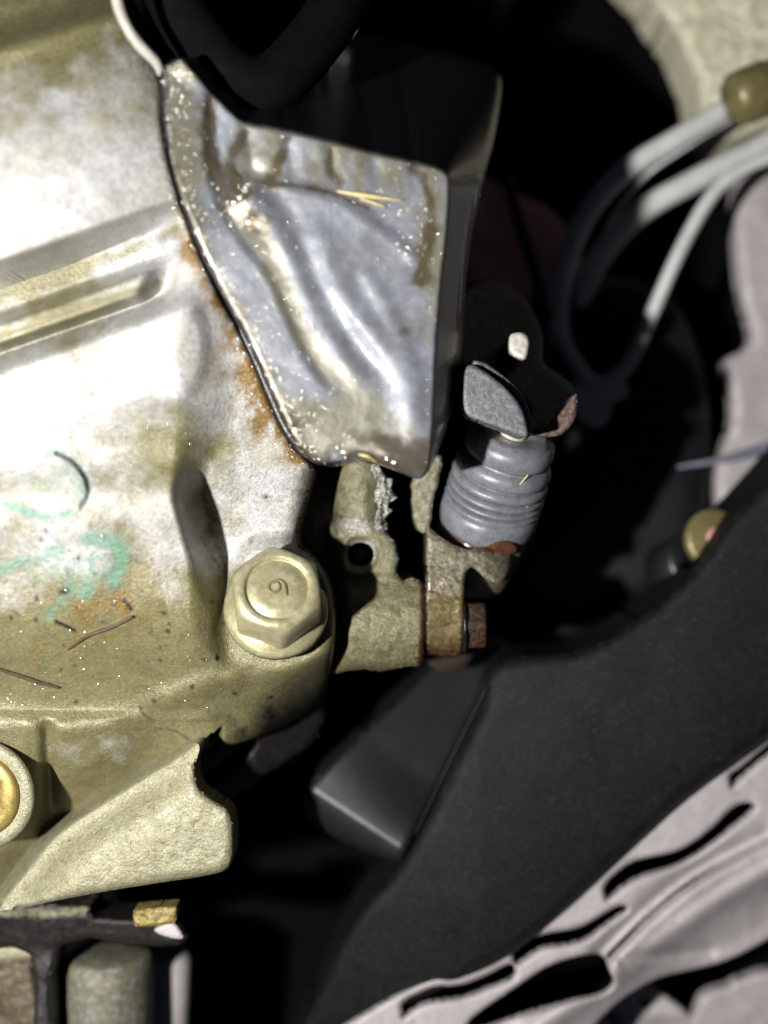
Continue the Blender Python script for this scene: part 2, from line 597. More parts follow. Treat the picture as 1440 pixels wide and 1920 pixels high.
def case_z(x, y, sd):
    t = x * 0.332 + (y - 548) * 0.943             # distance below the ledge groove
    # upper dome
    zA = 28 + 4 * np.clip(1 - x / 320, 0, 2) - ((x - 60) / 330) ** 2 * 7 - ((y - 330) / 430) ** 2 * 5 - np.clip((330 - y) / 330, 0, 2) ** 2 * 10
    top = 92 - 0.30 * x - y
    zA = zA - 5.0 * ss(-10, 60, top) + 2.0 * gs(top, 26)
    zA = zA - 9 * ss(-50, 60, x - 306 + 0.0 * y) * ss(240, 60, y)
    # lower dome
    e = x - ex(y)
    hgt = si(y, [520, 640, 760, 860, 930, 1050, 1130, 1210, 1270, 1330], [5, 5, 6, 8, 14, 15, 13, 8, 3, 0])
    wid = si(y, [520, 760, 900, 1100, 1300], [60, 60, 34, 40, 80])
    floor_ = si(y, [480, 700, 850, 950, 1050, 1250, 1330], [19, 12, 5, 0, -3, -2, -3]) - 0.006 * np.clip(x - 400, 0, 300)
    bulge = 3.5 * np.exp(-((x - 120) / 260) ** 2 - ((y - 820) / 260) ** 2)
    zB = floor_ + hgt * (1 - ss(-1, 1, e / wid)) + bulge + np.clip(250 - x, 0, 500) * 0.010
    # the pale pad with its raised lip
    pad = np.hypot((x - 300) / 95, (y - 650) / 125)
    zB = zB + 1.2 * (1 - ss(0.75, 1.1, pad))
    # ledge and grooves
    zG = 12.5 + 5.0 * ss(285, 350, x)
    ledge = zG + 9.0 * ss(34, 62, t) * (1 - ss(88, 112, t)) * (1 - ss(262, 330, x + 0.35 * (t - 60)))
    z = np.where(t < 0, zA, zB)
    kA = 1 - ss(-62, -8, t)
    kB = ss(96, 150, t)
    z = zA * kA + ledge * (1 - kA) * (1 - kB) + zB * kB * (1 - kA)
    z = z - 1.1 * gs(t - 104, 9) * (1 - ss(280, 330, x))
    # bolt boss
    d = np.hypot(x - 520, (y - 1142) / 0.97)
    bz = 0.4 + 0.010 * (1142 - y)
    wb = 1 - ss(112, 158, d)
    zboss = np.maximum(z, bz)
    z = z * (1 - wb) + (bz * ss(395, 450, x + 0.2 * (y - 1142)) + z * (1 - ss(395, 450, x + 0.2 * (y - 1142)))) * wb
    # below the crest
    dc, sc, pc = dline(x, y, crest)
    below = np.clip(sc, 0, None)
    steep = ss(330, 520, x) * 0.13 + ss(470, 620, x) * 0.30
    wall = -(np.sqrt(below ** 2 + 30 ** 2) - 30) * steep
    web = -(np.sqrt(below ** 2 + 12 ** 2) - 12) * 0.055 * (1 - ss(300, 470, x))
    web = web + 2.2 * ss(0, 40, below) * (1 - ss(60, 150, below)) * (1 - ss(200, 300, x))
    z = z + np.where(sc > 0, wall + web, 0)
    z = z + 1.4 * gs(dc, 22) * ss(240, 330, x) * (1 - ss(430, 480, x)) + 1.6 * gs(sc - 14, 22) * (1 - ss(210, 300, x))
    # rib on the web and the valley up to the lug
    z = z - 3.0 * gs(x - 88 - 0.05 * (y - 1350), 13) * ss(1342, 1375, y) * (1 - ss(1480, 1540, y))
    z = z - 1.2 * gs(x - 60, 40) * ss(1390, 1480, y)
    dv, sv, pv = dline(x, y, valley)
    z = z - np.where(y > 1350, (6.5 - 5.5 * ss(0.55, 1.0, pv)) * gs(np.clip(sv, -400, 0), 70) * (1 - ss(380, 440, x)) + 18 * ss(0, 45, sv) * (1 - ss(395, 420, x)), 0)
    # plug boss
    dp = np.hypot(x + 38, y - 1490)
    z = z + np.where(dp < 170, 1.2 * (1 - ss(108, 150, dp)), 0)
    # edge rounding along the seam, slight casting irregularity
    z = z + np.where(y < 880, bev(sd, 16), bev(sd, 30) * 1.0)
    z = z + 0.35 * fbm(x, y, 120, 3, 2) + 0.10 * fbm(x, y, 22, 3, 5) * ss(700, 1000, y)
    return z


def blob(x, y, cx, cy, rx, ry, rot=0.0):
    c, s = math.cos(rot), math.sin(rot)
    u = ((x - cx) * c + (y - cy) * s) / rx
    v = (-(x - cx) * s + (y - cy) * c) / ry
    return np.exp(-(u * u + v * v))


def stroke(x, y, pts, w):
    return gs(dline(x, y, cr(pts, 5, False))[0], w)


def case_masks(x, y, sd):
    n1 = fbm(x, y, 90, 4, 11)
    n2 = fbm(x, y, 26, 4, 21)
    R = 0.55 * ss(300, 40, y) + 0.35 * ss(200, 0, x) * ss(420, 200, y) + 0.8 * ss(960, 1230, y + 60 * n1) * (1 - 0.75 * blob(x, y, 170, 1400, 150, 60)) + 0.12 + 0.4 * n1 + 0.2 * n2  # olive stain; also dims top and bottom as torch falloff, spares lit web
    R = R + 0.25 * ss(1180, 1320, y) + 0.55 * blob(x, y, 60, 590, 180, 60, -0.35) + 0.5 * blob(x, y, 330, 830, 120, 80)
    R = R + 0.6 * stroke(x, y, [(0, 640), (150, 585), (300, 530)], 10) + 0.5 * stroke(x, y, [(0, 552), (180, 490), (330, 432)], 16)
    R = R - 0.5 * blob(x, y, 300, 650, 110, 130) - 0.3 * blob(x, y, 120, 330, 200, 170)
    G = 0.95 * gs(sd + 6, 22) * (y < 870) * ss(420, 520, y) * (0.65 + 1.0 * n2 + 0.5 * n1) + 0.95 * blob(x, y, 482, 775, 34, 44) * (0.8 + n2) + 0.5 * blob(x, y, 440, 690, 60, 60) * (0.5 + n2)
    G = G + 0.8 * blob(x, y, 352, 468, 16, 26) + 0.45 * blob(x, y, 545, 860, 40, 20) + 0.35 * gs(sd + 3, 8) * (y < 430)
    G = G + 0.35 * blob(x, y, 180, 1130, 110, 60) * (0.5 + 1.5 * n2) + 0.3 * np.clip(n2 - 0.25, 0, 1) * ss(1000, 1150, y)
    nb = 0.75 + 0.8 * n2
    B = (0.7 * stroke(x, y, [(-20, 932), (40, 956), (90, 968), (130, 962)], 9) + 0.5 * stroke(x, y, [(78, 852), (118, 852), (148, 880), (158, 920), (140, 955)], 12) + 0.16 * blob(x, y, 95, 905, 60, 45)) * nb
    B = B + (0.75 * stroke(x, y, [(165, 1012), (208, 1016), (230, 1045), (212, 1085)], 13) + 0.5 * stroke(x, y, [(5, 1068), (50, 1048), (110, 1030)], 12) + 0.55 * stroke(x, y, [(158, 1115), (176, 1080), (172, 1045)], 12)) * nb
    B = B + (0.5 * stroke(x, y, [(92, 1155), (112, 1135), (130, 1105)], 11) + 0.25 * blob(x, y, 190, 1050, 50, 40) + 0.2 * blob(x, y, 110, 1075, 60, 40)) * nb
    A = 1.2 * stroke(x, y, [(105, 850), (135, 866), (158, 895), (164, 925), (152, 948)], 4.2)
    A = A + 0.55 * ss(10, 110, dline(x, y, crest)[1]) * ss(400, 560, x + 40 * n2) + 0.6 * np.clip(n2 - 0.1, 0, 1) * ss(330, 460, x) * ss(1270, 1350, y)  # shade painted on the wall below the crest, plus dark speckle
    A = A + 0.9 * blob(x, y, 590, 960, 30, 80) + 1.0 * gs(sd + 1, 4) * (y < 880) + 0.5 * blob(x, y, 275, 40, 40, 80)  # dark seam line; bracket gap and top corner darkened as shade
    pr = np.random.RandomState(5)
    for q in range(46):
        A = A + pr.uniform(0.4, 0.8) * blob(x, y, pr.uniform(10, 540), pr.uniform(930, 1330), pr.uniform(2.5, 6), pr.uniform(2.5, 5), pr.uniform(0, 3))
    A = A + 0.5 * stroke(x, y, [(262, 1322), (268, 1338), (285, 1350)], 2.4) + 0.45 * stroke(x, y, [(290, 1366), (325, 1369), (352, 1386)], 2.4)
    A = A + 0.9 * blob(x, y, 122, 1108, 9, 8) + 0.9 * stroke(x, y, [(105, 1165), (140, 1182)], 3.5) + 0.8 * stroke(x, y, [(232, 1125), (246, 1142)], 4)
    A = A + 0.7 * blob(x, y, 395, 990, 14, 70) * (0.5 + n2) + 0.6 * blob(x, y, 605, 1070, 20, 60)  # shadows of the dome and the bolt painted on the casing
    return R, G, B, A


gear = thing('gearbox_housing', 'large oil-stained cast aluminium gearbox housing with green paint marks, filling the left side', 'gearbox', P(200, 900, -40))
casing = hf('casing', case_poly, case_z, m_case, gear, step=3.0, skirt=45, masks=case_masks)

lug_poly = cr([(-20, 1700), (40, 1610), (100, 1540), (180, 1480), (260, 1430), (320, 1400), (352, 1392), (374, 1399), (366, 1440), (375, 1478), (402, 1500),
               (430, 1520), (439, 1555), (438, 1605), (424, 1630), (385, 1642), (300, 1655), (200, 1671), (110, 1688), (40, 1702)], 5)


def lug_z(x, y, sd):
    dv, sv, pv = dline(x, y, valley)
    z = 1.0 + 0.008 * (1560 - y) - (6.5 - 3.5 * ss(0.55, 1.0, pv)) * gs(np.clip(sv, 0, 400), 46) - 18 * ss(0, 45, -sv)
    return z + bev(sd, 20) * (sv > 20) + 0.16 * fbm(x, y, 14, 3, 31) * ss(10, 70, sv) + 0.5 * fbm(x, y, 90, 2, 32)


lug = hf('mounting_lug', lug_poly, lug_z, m_rough, gear, step=3.0, skirt=7)
bead = tube('sealant_bead', [P(214, -40, 27), P(222, 10, 27), P(238, 50, 26), P(262, 85, 25), P(292, 116, 23), P(302, 140, 21)], [9, 10, 9, 10, 9, 6], m_bead, gear)
side = hf('ledge', cr([(356, 1490), (362, 1420), (440, 1380), (520, 1340), (590, 1290), (614, 1290), (606, 1350), (585, 1395), (520, 1440), (450, 1488), (405, 1508)], 5),
          lambda x, y, sd: -15 - 0.105 * (x - 380) + bev(sd, 14) + 0.4 * fbm(x, y, 30, 3, 8), m_bracket, gear, step=4, skirt=14,
          holes=[cr([(372, 1474), (386, 1452), (430, 1420), (466, 1392), (476, 1398), (452, 1428), (408, 1462), (380, 1482)], 4)],
          masks=lambda x, y, sd: (1.0 + 0 * x, 0 * x, 0 * x, 0 * x))  # whole ledge darkened and sloped away to put it in shade

# oil drops on the housing
drops_v, drops_f = [], []


def drop(cx, cy, z, r, flat=0.55, store=None):
    V, F = store
    base = len(V)
    k = S * 0.001
    c = P(cx, cy, z)
    n = 8
    sx, sy = random.uniform(0.85, 1.25), random.uniform(0.85, 1.15)
    for j in range(4):
        a = j / 4 * math.pi / 2
        for i in range(n):
            b = 2 * math.pi * i / n
            V.append(c + Vector((r * k * math.cos(a) * math.cos(b) * sx, r * k * math.cos(a) * math.sin(b) * sy, r * k * flat * math.sin(a) - r * k * 0.1)))
    V.append(c + Vector((0, 0, r * k * (flat - 0.1))))
    for j in range(3):
        for i in range(n):
            i2 = (i + 1) % n
            F.append((base + j * n + i, base + j * n + i2, base + (j + 1) * n + i2, base + (j + 1) * n + i))
    for i in range(n):
        F.append((base + 3 * n + i, base + 3 * n + (i + 1) % n, base + 4 * n))


st = ([], [])
cand = []
for k in range(80):
    cand.append((random.uniform(5, 390), random.uniform(560, 1330), random.uniform(1.6, 3.8)))
for k in range(70):
    i = random.randrange(20, len(seam) - 1)
    cand.append((seam[i][0] - abs(random.gauss(8, 12)), seam[i][1] + random.gauss(0, 5), random.uniform(1.5, 4)))
for q in [(225, 1268, 6), (152, 1234, 7), (158, 1255, 8), (185, 1282, 6), (303, 1280, 5), (15, 1310, 7), (42, 1322, 7), (102, 1308, 5), (66, 1283, 5), (123, 1106, 6), (160, 1185, 8), (132, 1182, 5), (192, 1004, 6)]:
    cand.append(q)
cx = np.array([c[0] for c in cand])
cy = np.array([c[1] for c in cand])
cs = sdf(cx, cy, case_poly)
cz = case_z(cx, cy, cs)
for (a, b, r), z, s_ in zip(cand, cz, cs):
    if s_ < -3:
        drop(a, b, z, r, 0.6, st)
o = mesh_obj('oil_droplets', st[0], st[1], m_oil, gear)
o['kind'] = 'stuff'

# ================================================================== OILY COVER
cover_poly = cr([(300, 140), (336, 108), (420, 110), (520, 92), (610, 58), (665, 64), (770, 82), (890, 112), (930, 130), (941, 165), (928, 262), (908, 340),
                 (884, 452), (872, 560), (864, 690), (838, 800), (812, 868), (800, 888), (784, 896), (752, 884), (704, 866), (668, 858), (646, 868), (606, 872),
                 (574, 858), (547, 824), (514, 754), (484, 686), (452, 618), (418, 558), (379, 480), (347, 400), (320, 316), (304, 232)], 4)
shade_crease = cr([(300, 60), (352, 128), (445, 226), (520, 246), (620, 270), (700, 292), (790, 312), (830, 326), (838, 350), (834, 430), (824, 520), (814, 640), (809, 760),
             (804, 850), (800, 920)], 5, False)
lit_poly = np.concatenate([shade_crease, np.array([(700, 960), (250, 960), (250, 60)])])


def cover_z(x, y, sd):
    z = 21.0 - 0.003 * (y - 300) - 0.002 * (x - 560) + 2.5 * np.exp(-np.clip(-sd, 0, 400) / 70) * ss(560, 380, y) * (x < 620)
    # pressed wrinkles
    d1, s1, p1 = dline(x, y, cr([(470, 360), (520, 430), (560, 520), (600, 600), (650, 680), (720, 755)], 4, False))
    z = z + 0.7 * gs(d1, 22) * (1 - ss(0.75, 1.0, p1)) - 0.6 * gs(s1 - -34, 24) * (1 - ss(0.8, 1, p1))
    d2, s2, p2 = dline(x, y, cr([(560, 400), (600, 470), (640, 560), (700, 630), (750, 700), (778, 780), (786, 850)], 4, False))
    z = z + 0.85 * gs(d2, 28) * ss(0.0, 0.25, p2) * (1 - 0.7 * ss(0.75, 1.0, p2))
    d3, s3, p3 = dline(x, y, cr([(440, 380), (500, 350), (580, 362), (650, 388), (710, 430), (770, 480)], 4, False))
    z = z - 0.9 * ss(-26, 26, -s3) * gs(np.clip(-s3, 0, None), 160) * ss(0, 0.2, p3) * (1 - ss(0.85, 1, p3)) + 0.45 * gs(d3, 14)
    d4, s4, p4 = dline(x, y, cr([(690, 520), (740, 610), (785, 720)], 4, False))
    z = z + 0.4 * gs(d4, 18)
    # left band with a step
    d5, s5, p5 = dline(x, y, cr([(395, 160), (385, 260), (400, 360), (450, 450), (505, 520), (540, 600), (585, 690), (640, 750)], 4, False))
    z = z + 0.7 * (1 - ss(-10, 10, -s5)) * (1 - ss(0.88, 1, p5)) * (y < 800)
    d6 = np.hypot(x - 465, y - 385)
    z = z + 1.0 * gs(d6, 26)
    # lower lip
    z = z - 1.5 * ss(820, 900, y) + 0.9 * blob(x, y, 740, 862, 60, 22, 0.3)
    # drip channels across the upper part
    for cxx, w in ((412, 13), (470, 12), (545, 14), (622, 12), (700, 16), (775, 12)):
        z = z - 0.45 * gs(x - cxx - 0.15 * (y - 300), w) * (1 - ss(300, 380, y))
    z = z + 0.3 * fbm(x, y, 95, 3, 41) + 0.07 * fbm(x, y, 24, 2, 42)
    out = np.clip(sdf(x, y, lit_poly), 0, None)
    z = z - 2.5 * (np.sqrt(out ** 2 + 2 ** 2) - 2) * S  # surface falls away past this line to shape in the shadow
    inl = (out <= 0)
    z = z + np.where(x < 820, bev(sd, 14), bev(sd, 20))
    return z


def cover_masks(x, y, sd):
    n1 = fbm(x, y, 80, 4, 51)
    n2 = fbm(x, y, 22, 4, 52)
    n3 = fbm(x * 2.2, y * 0.35, 60, 4, 53)
    R = 0.8 * stroke(x, y, [(398, 160), (392, 250), (404, 330), (440, 395)], 15) + 0.75 * stroke(x, y, [(455, 250), (432, 310), (455, 370)], 13)
    R = R + 0.6 * stroke(x, y, [(540, 262), (520, 310), (500, 340)], 13) + 0.55 * stroke(x, y, [(625, 282), (618, 315), (640, 345)], 13)
    R = R + 0.75 * stroke(x, y, [(775, 316), (800, 350), (808, 400), (800, 470), (790, 520)], 15) + 0.7 * stroke(x, y, [(505, 345), (560, 350), (620, 362), (690, 390)], 7)
    R = R + 0.9 * blob(x, y, 482, 420, 26, 18) + 1.2 * blob(x, y, 768, 858, 50, 34) + 0.7 * blob(x, y, 690, 842, 70, 28) + 0.4 * blob(x, y, 545, 790, 30, 40)
    R = R + 0.55 * gs(sd + 2, 16) * (y > 300) * (x < 620) + 0.4 * blob(x, y, 755, 620, 18, 12) + 0.35 * blob(x, y, 790, 520, 30, 14)
    R = R + 0.35 * n1 * (y < 420) + 0.15 * n2
    G = 0.9 * stroke(x, y, [(445, 400), (505, 470), (540, 570), (590, 660), (650, 720), (690, 770)], 24) + 0.9 * blob(x, y, 660, 800, 110, 44) + 0.7 * blob(x, y, 560, 800, 40, 60)
    G = G + 0.65 * ss(420, 300, y + 40 * n1) * (0.55 + 0.9 * n3) + 0.75 * blob(x, y, 805, 440, 34, 150) + 0.5 * gs(sd + 12, 22) * (x < 600) + 0.3 * n1
    A = 0.9 * ss(2, 12, sdf(x, y, lit_poly)) + 1.0 * gs(sd, 6) * (x < 640) + 0.5 * blob(x, y, 310, 230, 12, 120)  # black beyond the lit outline paints the cover's shadow; also dark seam edge
    return R, G, 0 * x, A


cover = thing('clutch_cover', 'bent grey metal cover glossy with oil streaks and droplets, beside the gearbox seam', 'cover', P(600, 600, 0))
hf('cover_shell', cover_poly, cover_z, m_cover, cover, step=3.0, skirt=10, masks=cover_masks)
st = ([], [])
cand = []
for k in range(420):
    i = random.randrange(4, len(seam) - 1)
    cand.append((seam[i][0] + abs(random.gauss(6, 30)) + 4, seam[i][1] + random.gauss(0, 12), random.uniform(2, 4.6)))
for k in range(170):
    t = random.random()
    cand.append((random.gauss(440 + 240 * t, 55), random.gauss(380 + 460 * t, 40), random.uniform(1.8, 4.2)))
for k in range(70):
    cand.append((random.uniform(330, 830), random.uniform(240, 430), random.uniform(1.5, 4)))
for k in range(60):
    cand.append((random.gauss(455, 22), random.gauss(385, 22), random.uniform(2, 5.5)))
for k in range(30):
    cand.append((random.gauss(340, 28), random.gauss(140, 22), random.uniform(2.5, 5)))
for k in range(50):
    cand.append((random.gauss(770, 30), random.gauss(460, 50), random.uniform(2, 5)))
for k in range(40):
    cand.append((random.uniform(800, 822), random.uniform(500, 880), random.uniform(1.5, 3)))
cx = np.array([c[0] for c in cand])
cy = np.array([c[1] for c in cand])
cs = sdf(cx, cy, cover_poly)
cz = cover_z(cx, cy, cs)
lp = sdf(cx, cy, lit_poly)
for (a, b, r), z, s_, l_ in zip(cand, cz, cs, lp):
    if s_ < -4 and l_ < 6:
        drop(a, b, z, r, 0.6, st)
o = mesh_obj('oil_droplets', st[0], st[1], m_oil, cover)
o['kind'] = 'stuff'
# oily beads hanging along the lower lip
st = ([], [])
for (a, b, r) in [(742, 866, 13), (728, 858, 8), (648, 846, 9), (634, 838, 6), (470, 412, 12), (487, 418, 8), (452, 368, 8), (440, 378, 7), (462, 350, 6)]:
    s_ = sdf(np.array([a * 1.0]), np.array([b * 1.0]), cover_poly)
    drop(a, b, float(cover_z(np.array([a * 1.0]), np.array([b * 1.0]), s_)[0]), r, 0.5, st)
o = mesh_obj('oil_beads', st[0], st[1], m_oil, cover)
o['kind'] = 'stuff'
gasket = tube('gasket', [P(a + 4, b, 13 - 0.002 * (b - 400)) for a, b in seam[10::4]], [7] * 8, m_gasket, cover)

# straw caught in the oil
def strip(name, pts, w, mat, label, cat, group=None):
    p = [np.array(q) for q in pts]
    o = tube(name, [Vector(q) for q in p], w, mat, None, n=6)
    return tag(o, label, cat, group)


def on_cover(x, y, up=0.5):
    a, b = np.array([float(x)]), np.array([float(y)])
    return P(x, y, float(cover_z(a, b, sdf(a, b, cover_poly))[0]) + up)


strip('straw_stem', [on_cover(630, 358), on_cover(680, 366, 0.8), on_cover(755, 376)], [1, 4.5, 1], m_straw, 'pale yellow straw sliver stuck in oil on the upper part of the cover', 'straw')
strip('straw_stem', [on_cover(675, 372), on_cover(700, 380, 0.6), on_cover(722, 388)], [1, 2.5, 1], m_straw, 'short thin straw sliver just below the longer one on the cover', 'straw')
strip('straw_stem', [on_cover(672, 852), on_cover(690, 856, 0.8), on_cover(706, 866)], [1.5, 3, 1.5], m_straw, 'small straw scrap at the lower lip of the oily cover', 'straw')


def on_case(x, y, up=0.5):
    a, b = np.array([float(x)]), np.array([float(y)])
    return P(x, y, float(case_z(a, b, sdf(a, b, case_poly))[0]) + up)


strip('twig', [on_case(128, 1218, 0.2), on_case(165, 1192), on_case(205, 1178), on_case(250, 1156)], [2, 3.5, 3, 3], m_twig, 'thin brown twig lying on the gearbox below the green paint', 'twig')
strip('twig', [on_case(-10, 1252, 0.3), on_case(40, 1268), on_case(75, 1280), on_case(112, 1290)], [3, 4, 4, 2], m_twig, 'brown twig at the left edge above the lower ledge of the gearbox', 'twig')

# ================================================================== FLANGE BOLT
def bolt_parts(root, c, axis, hexR, top, fl, mats, mark=True, rot=40.0):
    fr = frame(c, axis)
    k = S * 0.001
    rev('flange', [(fl * 0.80, -14), (fl, -10), (fl, 2), (fl * 0.985, 6), (fl * 0.93, 12), (fl * 0.8, 20), (hexR * 0.8, 26), (hexR * 0.4, 27)], fr, mats, root, n=64)
    n = 96
    V, F = [], []
    ap = hexR * math.cos(math.pi / 6)
    rc = ap * 0.985

    def hexr(a):
        q = (a - math.radians(rot)) % (math.pi / 3) - math.pi / 6
        r = ap / math.cos(q)
        return min(r, hexR * 0.972 + 0.0 * r)
    rings = []
    rings.append([(hexr(a), 14.0) for a in [2 * math.pi * i / n for i in range(n)]])
    rings.append([(hexr(a), top - 5 - (hexr(a) - rc) * 0.85) for a in [2 * math.pi * i / n for i in range(n)]])
    rings.append([(hexr(a) - 1.5 - 0.5 * (hexr(a) - rc), top - 2.5 - (hexr(a) - rc) * 0.5) for a in [2 * math.pi * i / n for i in range(n)]])
    for r, t in ((rc - 4, top), (rc * 0.80, top + 0.5), (rc * 0.775, top - 1), (rc * 0.755, top - 7.0), (rc * 0.73, top - 7.5), (rc * 0.70, top - 4.0), (rc * 0.4, top - 3.2), (4, top - 3.0)):
        rings.append([(r, t)] * n)
    for rg in rings:
        for i, (r, t) in enumerate(rg):
            a = 2 * math.pi * i / n
            V.append(place(fr, (r * math.cos(a) * k, r * math.sin(a) * k, t * k)))
    for j in range(len(rings) - 1):
        for i in range(n):
            i2 = (i + 1) % n
            F.append((j * n + i, j * n + i2, (j + 1) * n + i2, (j + 1) * n + i))
    F.append(tuple((len(rings) - 1) * n + i for i in range(n)))
    head = mesh_obj('hex_head', V, F, mats, root)
    if mark:
        pts = []
        for i in range(15):                       # the loop of the stamped numeral
            a = math.radians(80 + i * 24)
            pts.append((-6 + 10 * math.cos(a), 2 + 10 * math.sin(a)))
        tail = [(-6, 13), (4, 15), (12, 9), (15, 0), (16, -13)]
        for q in (pts, tail):
            tube('stamped_mark', [place(fr, (a * k, b * k, (top - 2.4) * k)) for a, b in q], 3.0, m_mark, head, n=8, sub=3)
    return head


bolt = thing('flange_bolt', 'large yellowish hex flange bolt with a stamped numeral on its head', 'bolt', P(518, 1142, 0))
bolt_parts(bolt, P(518, 1141, 1.8), (0.10, 0.42, 0.90), 88, 106, 97, m_zinc)

# ================================================================== FILLER PLUG
plug = thing('filler_plug', 'brass plug with a square socket at the left edge, half out of frame', 'plug', P(-38, 1490, 2))
fr = frame(P(-40, 1490, 0.5), (-0.05, -0.06, 1))
k = S * 0.001
V, F = [], []
n = 64
sq = 34
def sqr(a):
    q = (a - math.radians(28)) % (math.pi / 2) - math.pi / 4
    return sq / math.cos(q)
rings = [[(78, -20)] * n, [(80, 8)] * n, [(76, 13)] * n, [(62, 14)] * n,
         [(sqr(2 * math.pi * i / n) + 3, 14) for i in range(n)], [(sqr(2 * math.pi * i / n), 10) for i in range(n)], [(sqr(2 * math.pi * i / n) * 0.95, -40) for i in range(n)]]
for rg in rings:
    for i, (r, t) in enumerate(rg):
        a = 2 * math.pi * i / n
        V.append(place(fr, (r * math.cos(a) * k, r * math.sin(a) * k, t * k)))
for j in range(len(rings) - 1):
    for i in range(n):
        i2 = (i + 1) % n
        F.append((j * n + i, j * n + i2, (j + 1) * n + i2, (j + 1) * n + i))
F.append(tuple((len(rings) - 1) * n + i for i in range(n)))
mesh_obj('plug_head', V, F, m_brass, plug)
rev('washer', [(80, -10), (104, -8), (106, 0), (102, 6), (90, 8), (81, 4)], fr, m_rough, plug)

# ================================================================== CAST BRACKET
br_poly = cr([(566, 905), (600, 880), (640, 872), (664, 860), (698, 866), (716, 896), (708, 930), (722, 948), (706, 980), (730, 1004), (746, 1040), (744, 1066),
              (753, 1086), (786, 1086), (797, 1100), (798, 1150), (793, 1235), (784, 1250), (757, 1251), (715, 1257), (664, 1256), (610, 1262), (560, 1240), (545, 1120), (548, 1010)], 5)
ragged = br_poly + np.stack([3.0 * vn(br_poly[:, 0], br_poly[:, 1], 9, 3), 3.0 * vn(br_poly[:, 0], br_poly[:, 1], 8, 7)], 1)
hole_c = (676, 1040)
hole = np.array([(hole_c[0] + 25 * math.cos(a), hole_c[1] + 23 * math.sin(a)) for a in np.linspace(0, 2 * math.pi, 40, endpoint=False)])


def br_z(x, y, sd):
    base = -20 + 0 * x
    tubez = -20 + 10 * np.sqrt(np.clip(1 - ((x - 676) / 52) ** 2, 0, 1))
    z = np.maximum(base, np.where(y < 1010, tubez, -99))
    z = z * (1 - ss(968, 1005, y) * ss(610, 650, x)) + (-10.5) * ss(968, 1005, y) * ss(610, 650, x)
    cyl = -18 + 10 * np.sqrt(np.clip(1 - ((y - 1168) / 96) ** 2, 0.0, 1))
    wl = ss(600, 660, x)
    wc = ss(1070, 1105, y)
    z = z * (1 - wc) + (cyl * wl + (-20) * (1 - wl)) * wc
    d = np.hypot(x - hole_c[0], y - hole_c[1])
    z = z - 1.2 * (1 - ss(26, 38, d))
    z = z + bev(sd, 12) * np.where(d < 50, 0.25, 1)
    z = z + 0.5 * fbm(x, y, 60, 3, 61) + 0.22 * fbm(x, y, 14, 3, 62)
    return z


def br_masks(x, y, sd):
    n2 = fbm(x, y, 24, 4, 63)
    R = 0.9 * ss(640, 600, x + 20 * n2) + 0.4 * np.clip(n2, 0, 1)  # left part darkened as the gearbox shadow, plus patchy grime
    R = R + 0.5 * stroke(x, y, [(640, 968), (690, 975), (712, 985)], 2.5) + 0.4 * stroke(x, y, [(650, 945), (690, 940)], 2)
    G = 0.75 * ss(1090, 1150, y) * (0.8 + 0.6 * n2) + 0.3 * blob(x, y, 690, 1060, 60, 60)
    B = 0.5 * blob(x, y, 668, 985, 30, 16) + 0.8 * gs(np.hypot(x - 690, y - 1026) - 4, 10) + 0.5 * gs(sd + 2, 5) * (x > 690) * (y < 1080)
    A = 0.95 * ss(782, 794, x) * (y > 1085) + 0.5 * blob(x, y, 790, 1220, 14, 40)
    return R, G, B, A


bracket = thing('cast_bracket', 'grimy cast alloy bracket with a round hole, between bolt and cylinder', 'bracket', P(690, 1080, -40))
hf('bracket_body', ragged, br_z, m_bracket, bracket, step=3.0, skirt=22, holes=[hole], masks=br_masks)
rev('hole_floor', [(26, 0), (26, 6), (10, 6)], frame(P(676, 1040, -32), (0, 0, 1)), m_gasket, bracket, n=24)
# torn metal along the broken edge
torn = cr([(696, 868), (712, 874), (722, 890), (738, 898), (734, 915), (742, 932), (728, 946), (736, 958), (722, 972), (726, 990), (712, 998), (702, 982), (708, 955), (700, 930), (708, 905), (698, 888)], 5)
torn = torn + np.stack([4 * vn(torn[:, 0], torn[:, 1], 7, 31), 4 * vn(torn[:, 0], torn[:, 1], 6, 37)], 1)
hf('torn_edge', torn, lambda x, y, sd: -10.5 + bev(sd, 5) + 2.6 * fbm(x, y, 15, 4, 38), m_crumb, bracket, step=1.8, skirt=7)

# ================================================================== SLAVE CYLINDER
slave = thing('slave_cylinder', 'small hydraulic cylinder with ribbed grey rubber boot and oily cast body', 'cylinder', P(900, 1080, -30))
ax = Vector((0.20, 0.83, 0.55)).normalized()
fr = frame(P(912, 978, -23), ax)
prof = [(90, -6), (97, -2), (100, 6), (101, 20), (100, 38), (97, 48), (88, 55), (74, 59), (88, 63), (97, 70), (95, 74), (84, 77), (72, 79), (88, 83), (96, 90), (94, 95), (83, 98), (70, 101), (87, 106),
        (95, 114), (94, 119), (82, 125), (68, 128), (87, 133), (94, 143), (93, 152), (88, 163), (80, 169), (87, 176), (88, 190), (85, 202), (78, 211), (66, 217), (48, 217), (34, 214), (30, 210)]
pp = [(88, -6), (97, -3), (100, 4), (101.5, 16), (101, 30), (99, 42), (94, 49)]
folds = [(49, 64, 98), (64, 80, 97), (80, 98, 96.5), (98, 122, 96), (122, 164, 95.5), (164, 212, 90)]
for (t0, t1, ro) in folds:
    ri = 75.0
    for q in range(1, 14):
        c_ = q / 13
        lean_ = 0.42
        h_ = max(0.0, 1 - abs((c_ - lean_) / (lean_ if c_ < lean_ else 1 - lean_)) ** 2.4) ** 0.6
        pp.append((ri + (ro - ri) * h_, t0 + (t1 - t0) * c_))
pp += [(74, 215), (62, 217), (48, 216), (34, 213), (30, 209)]
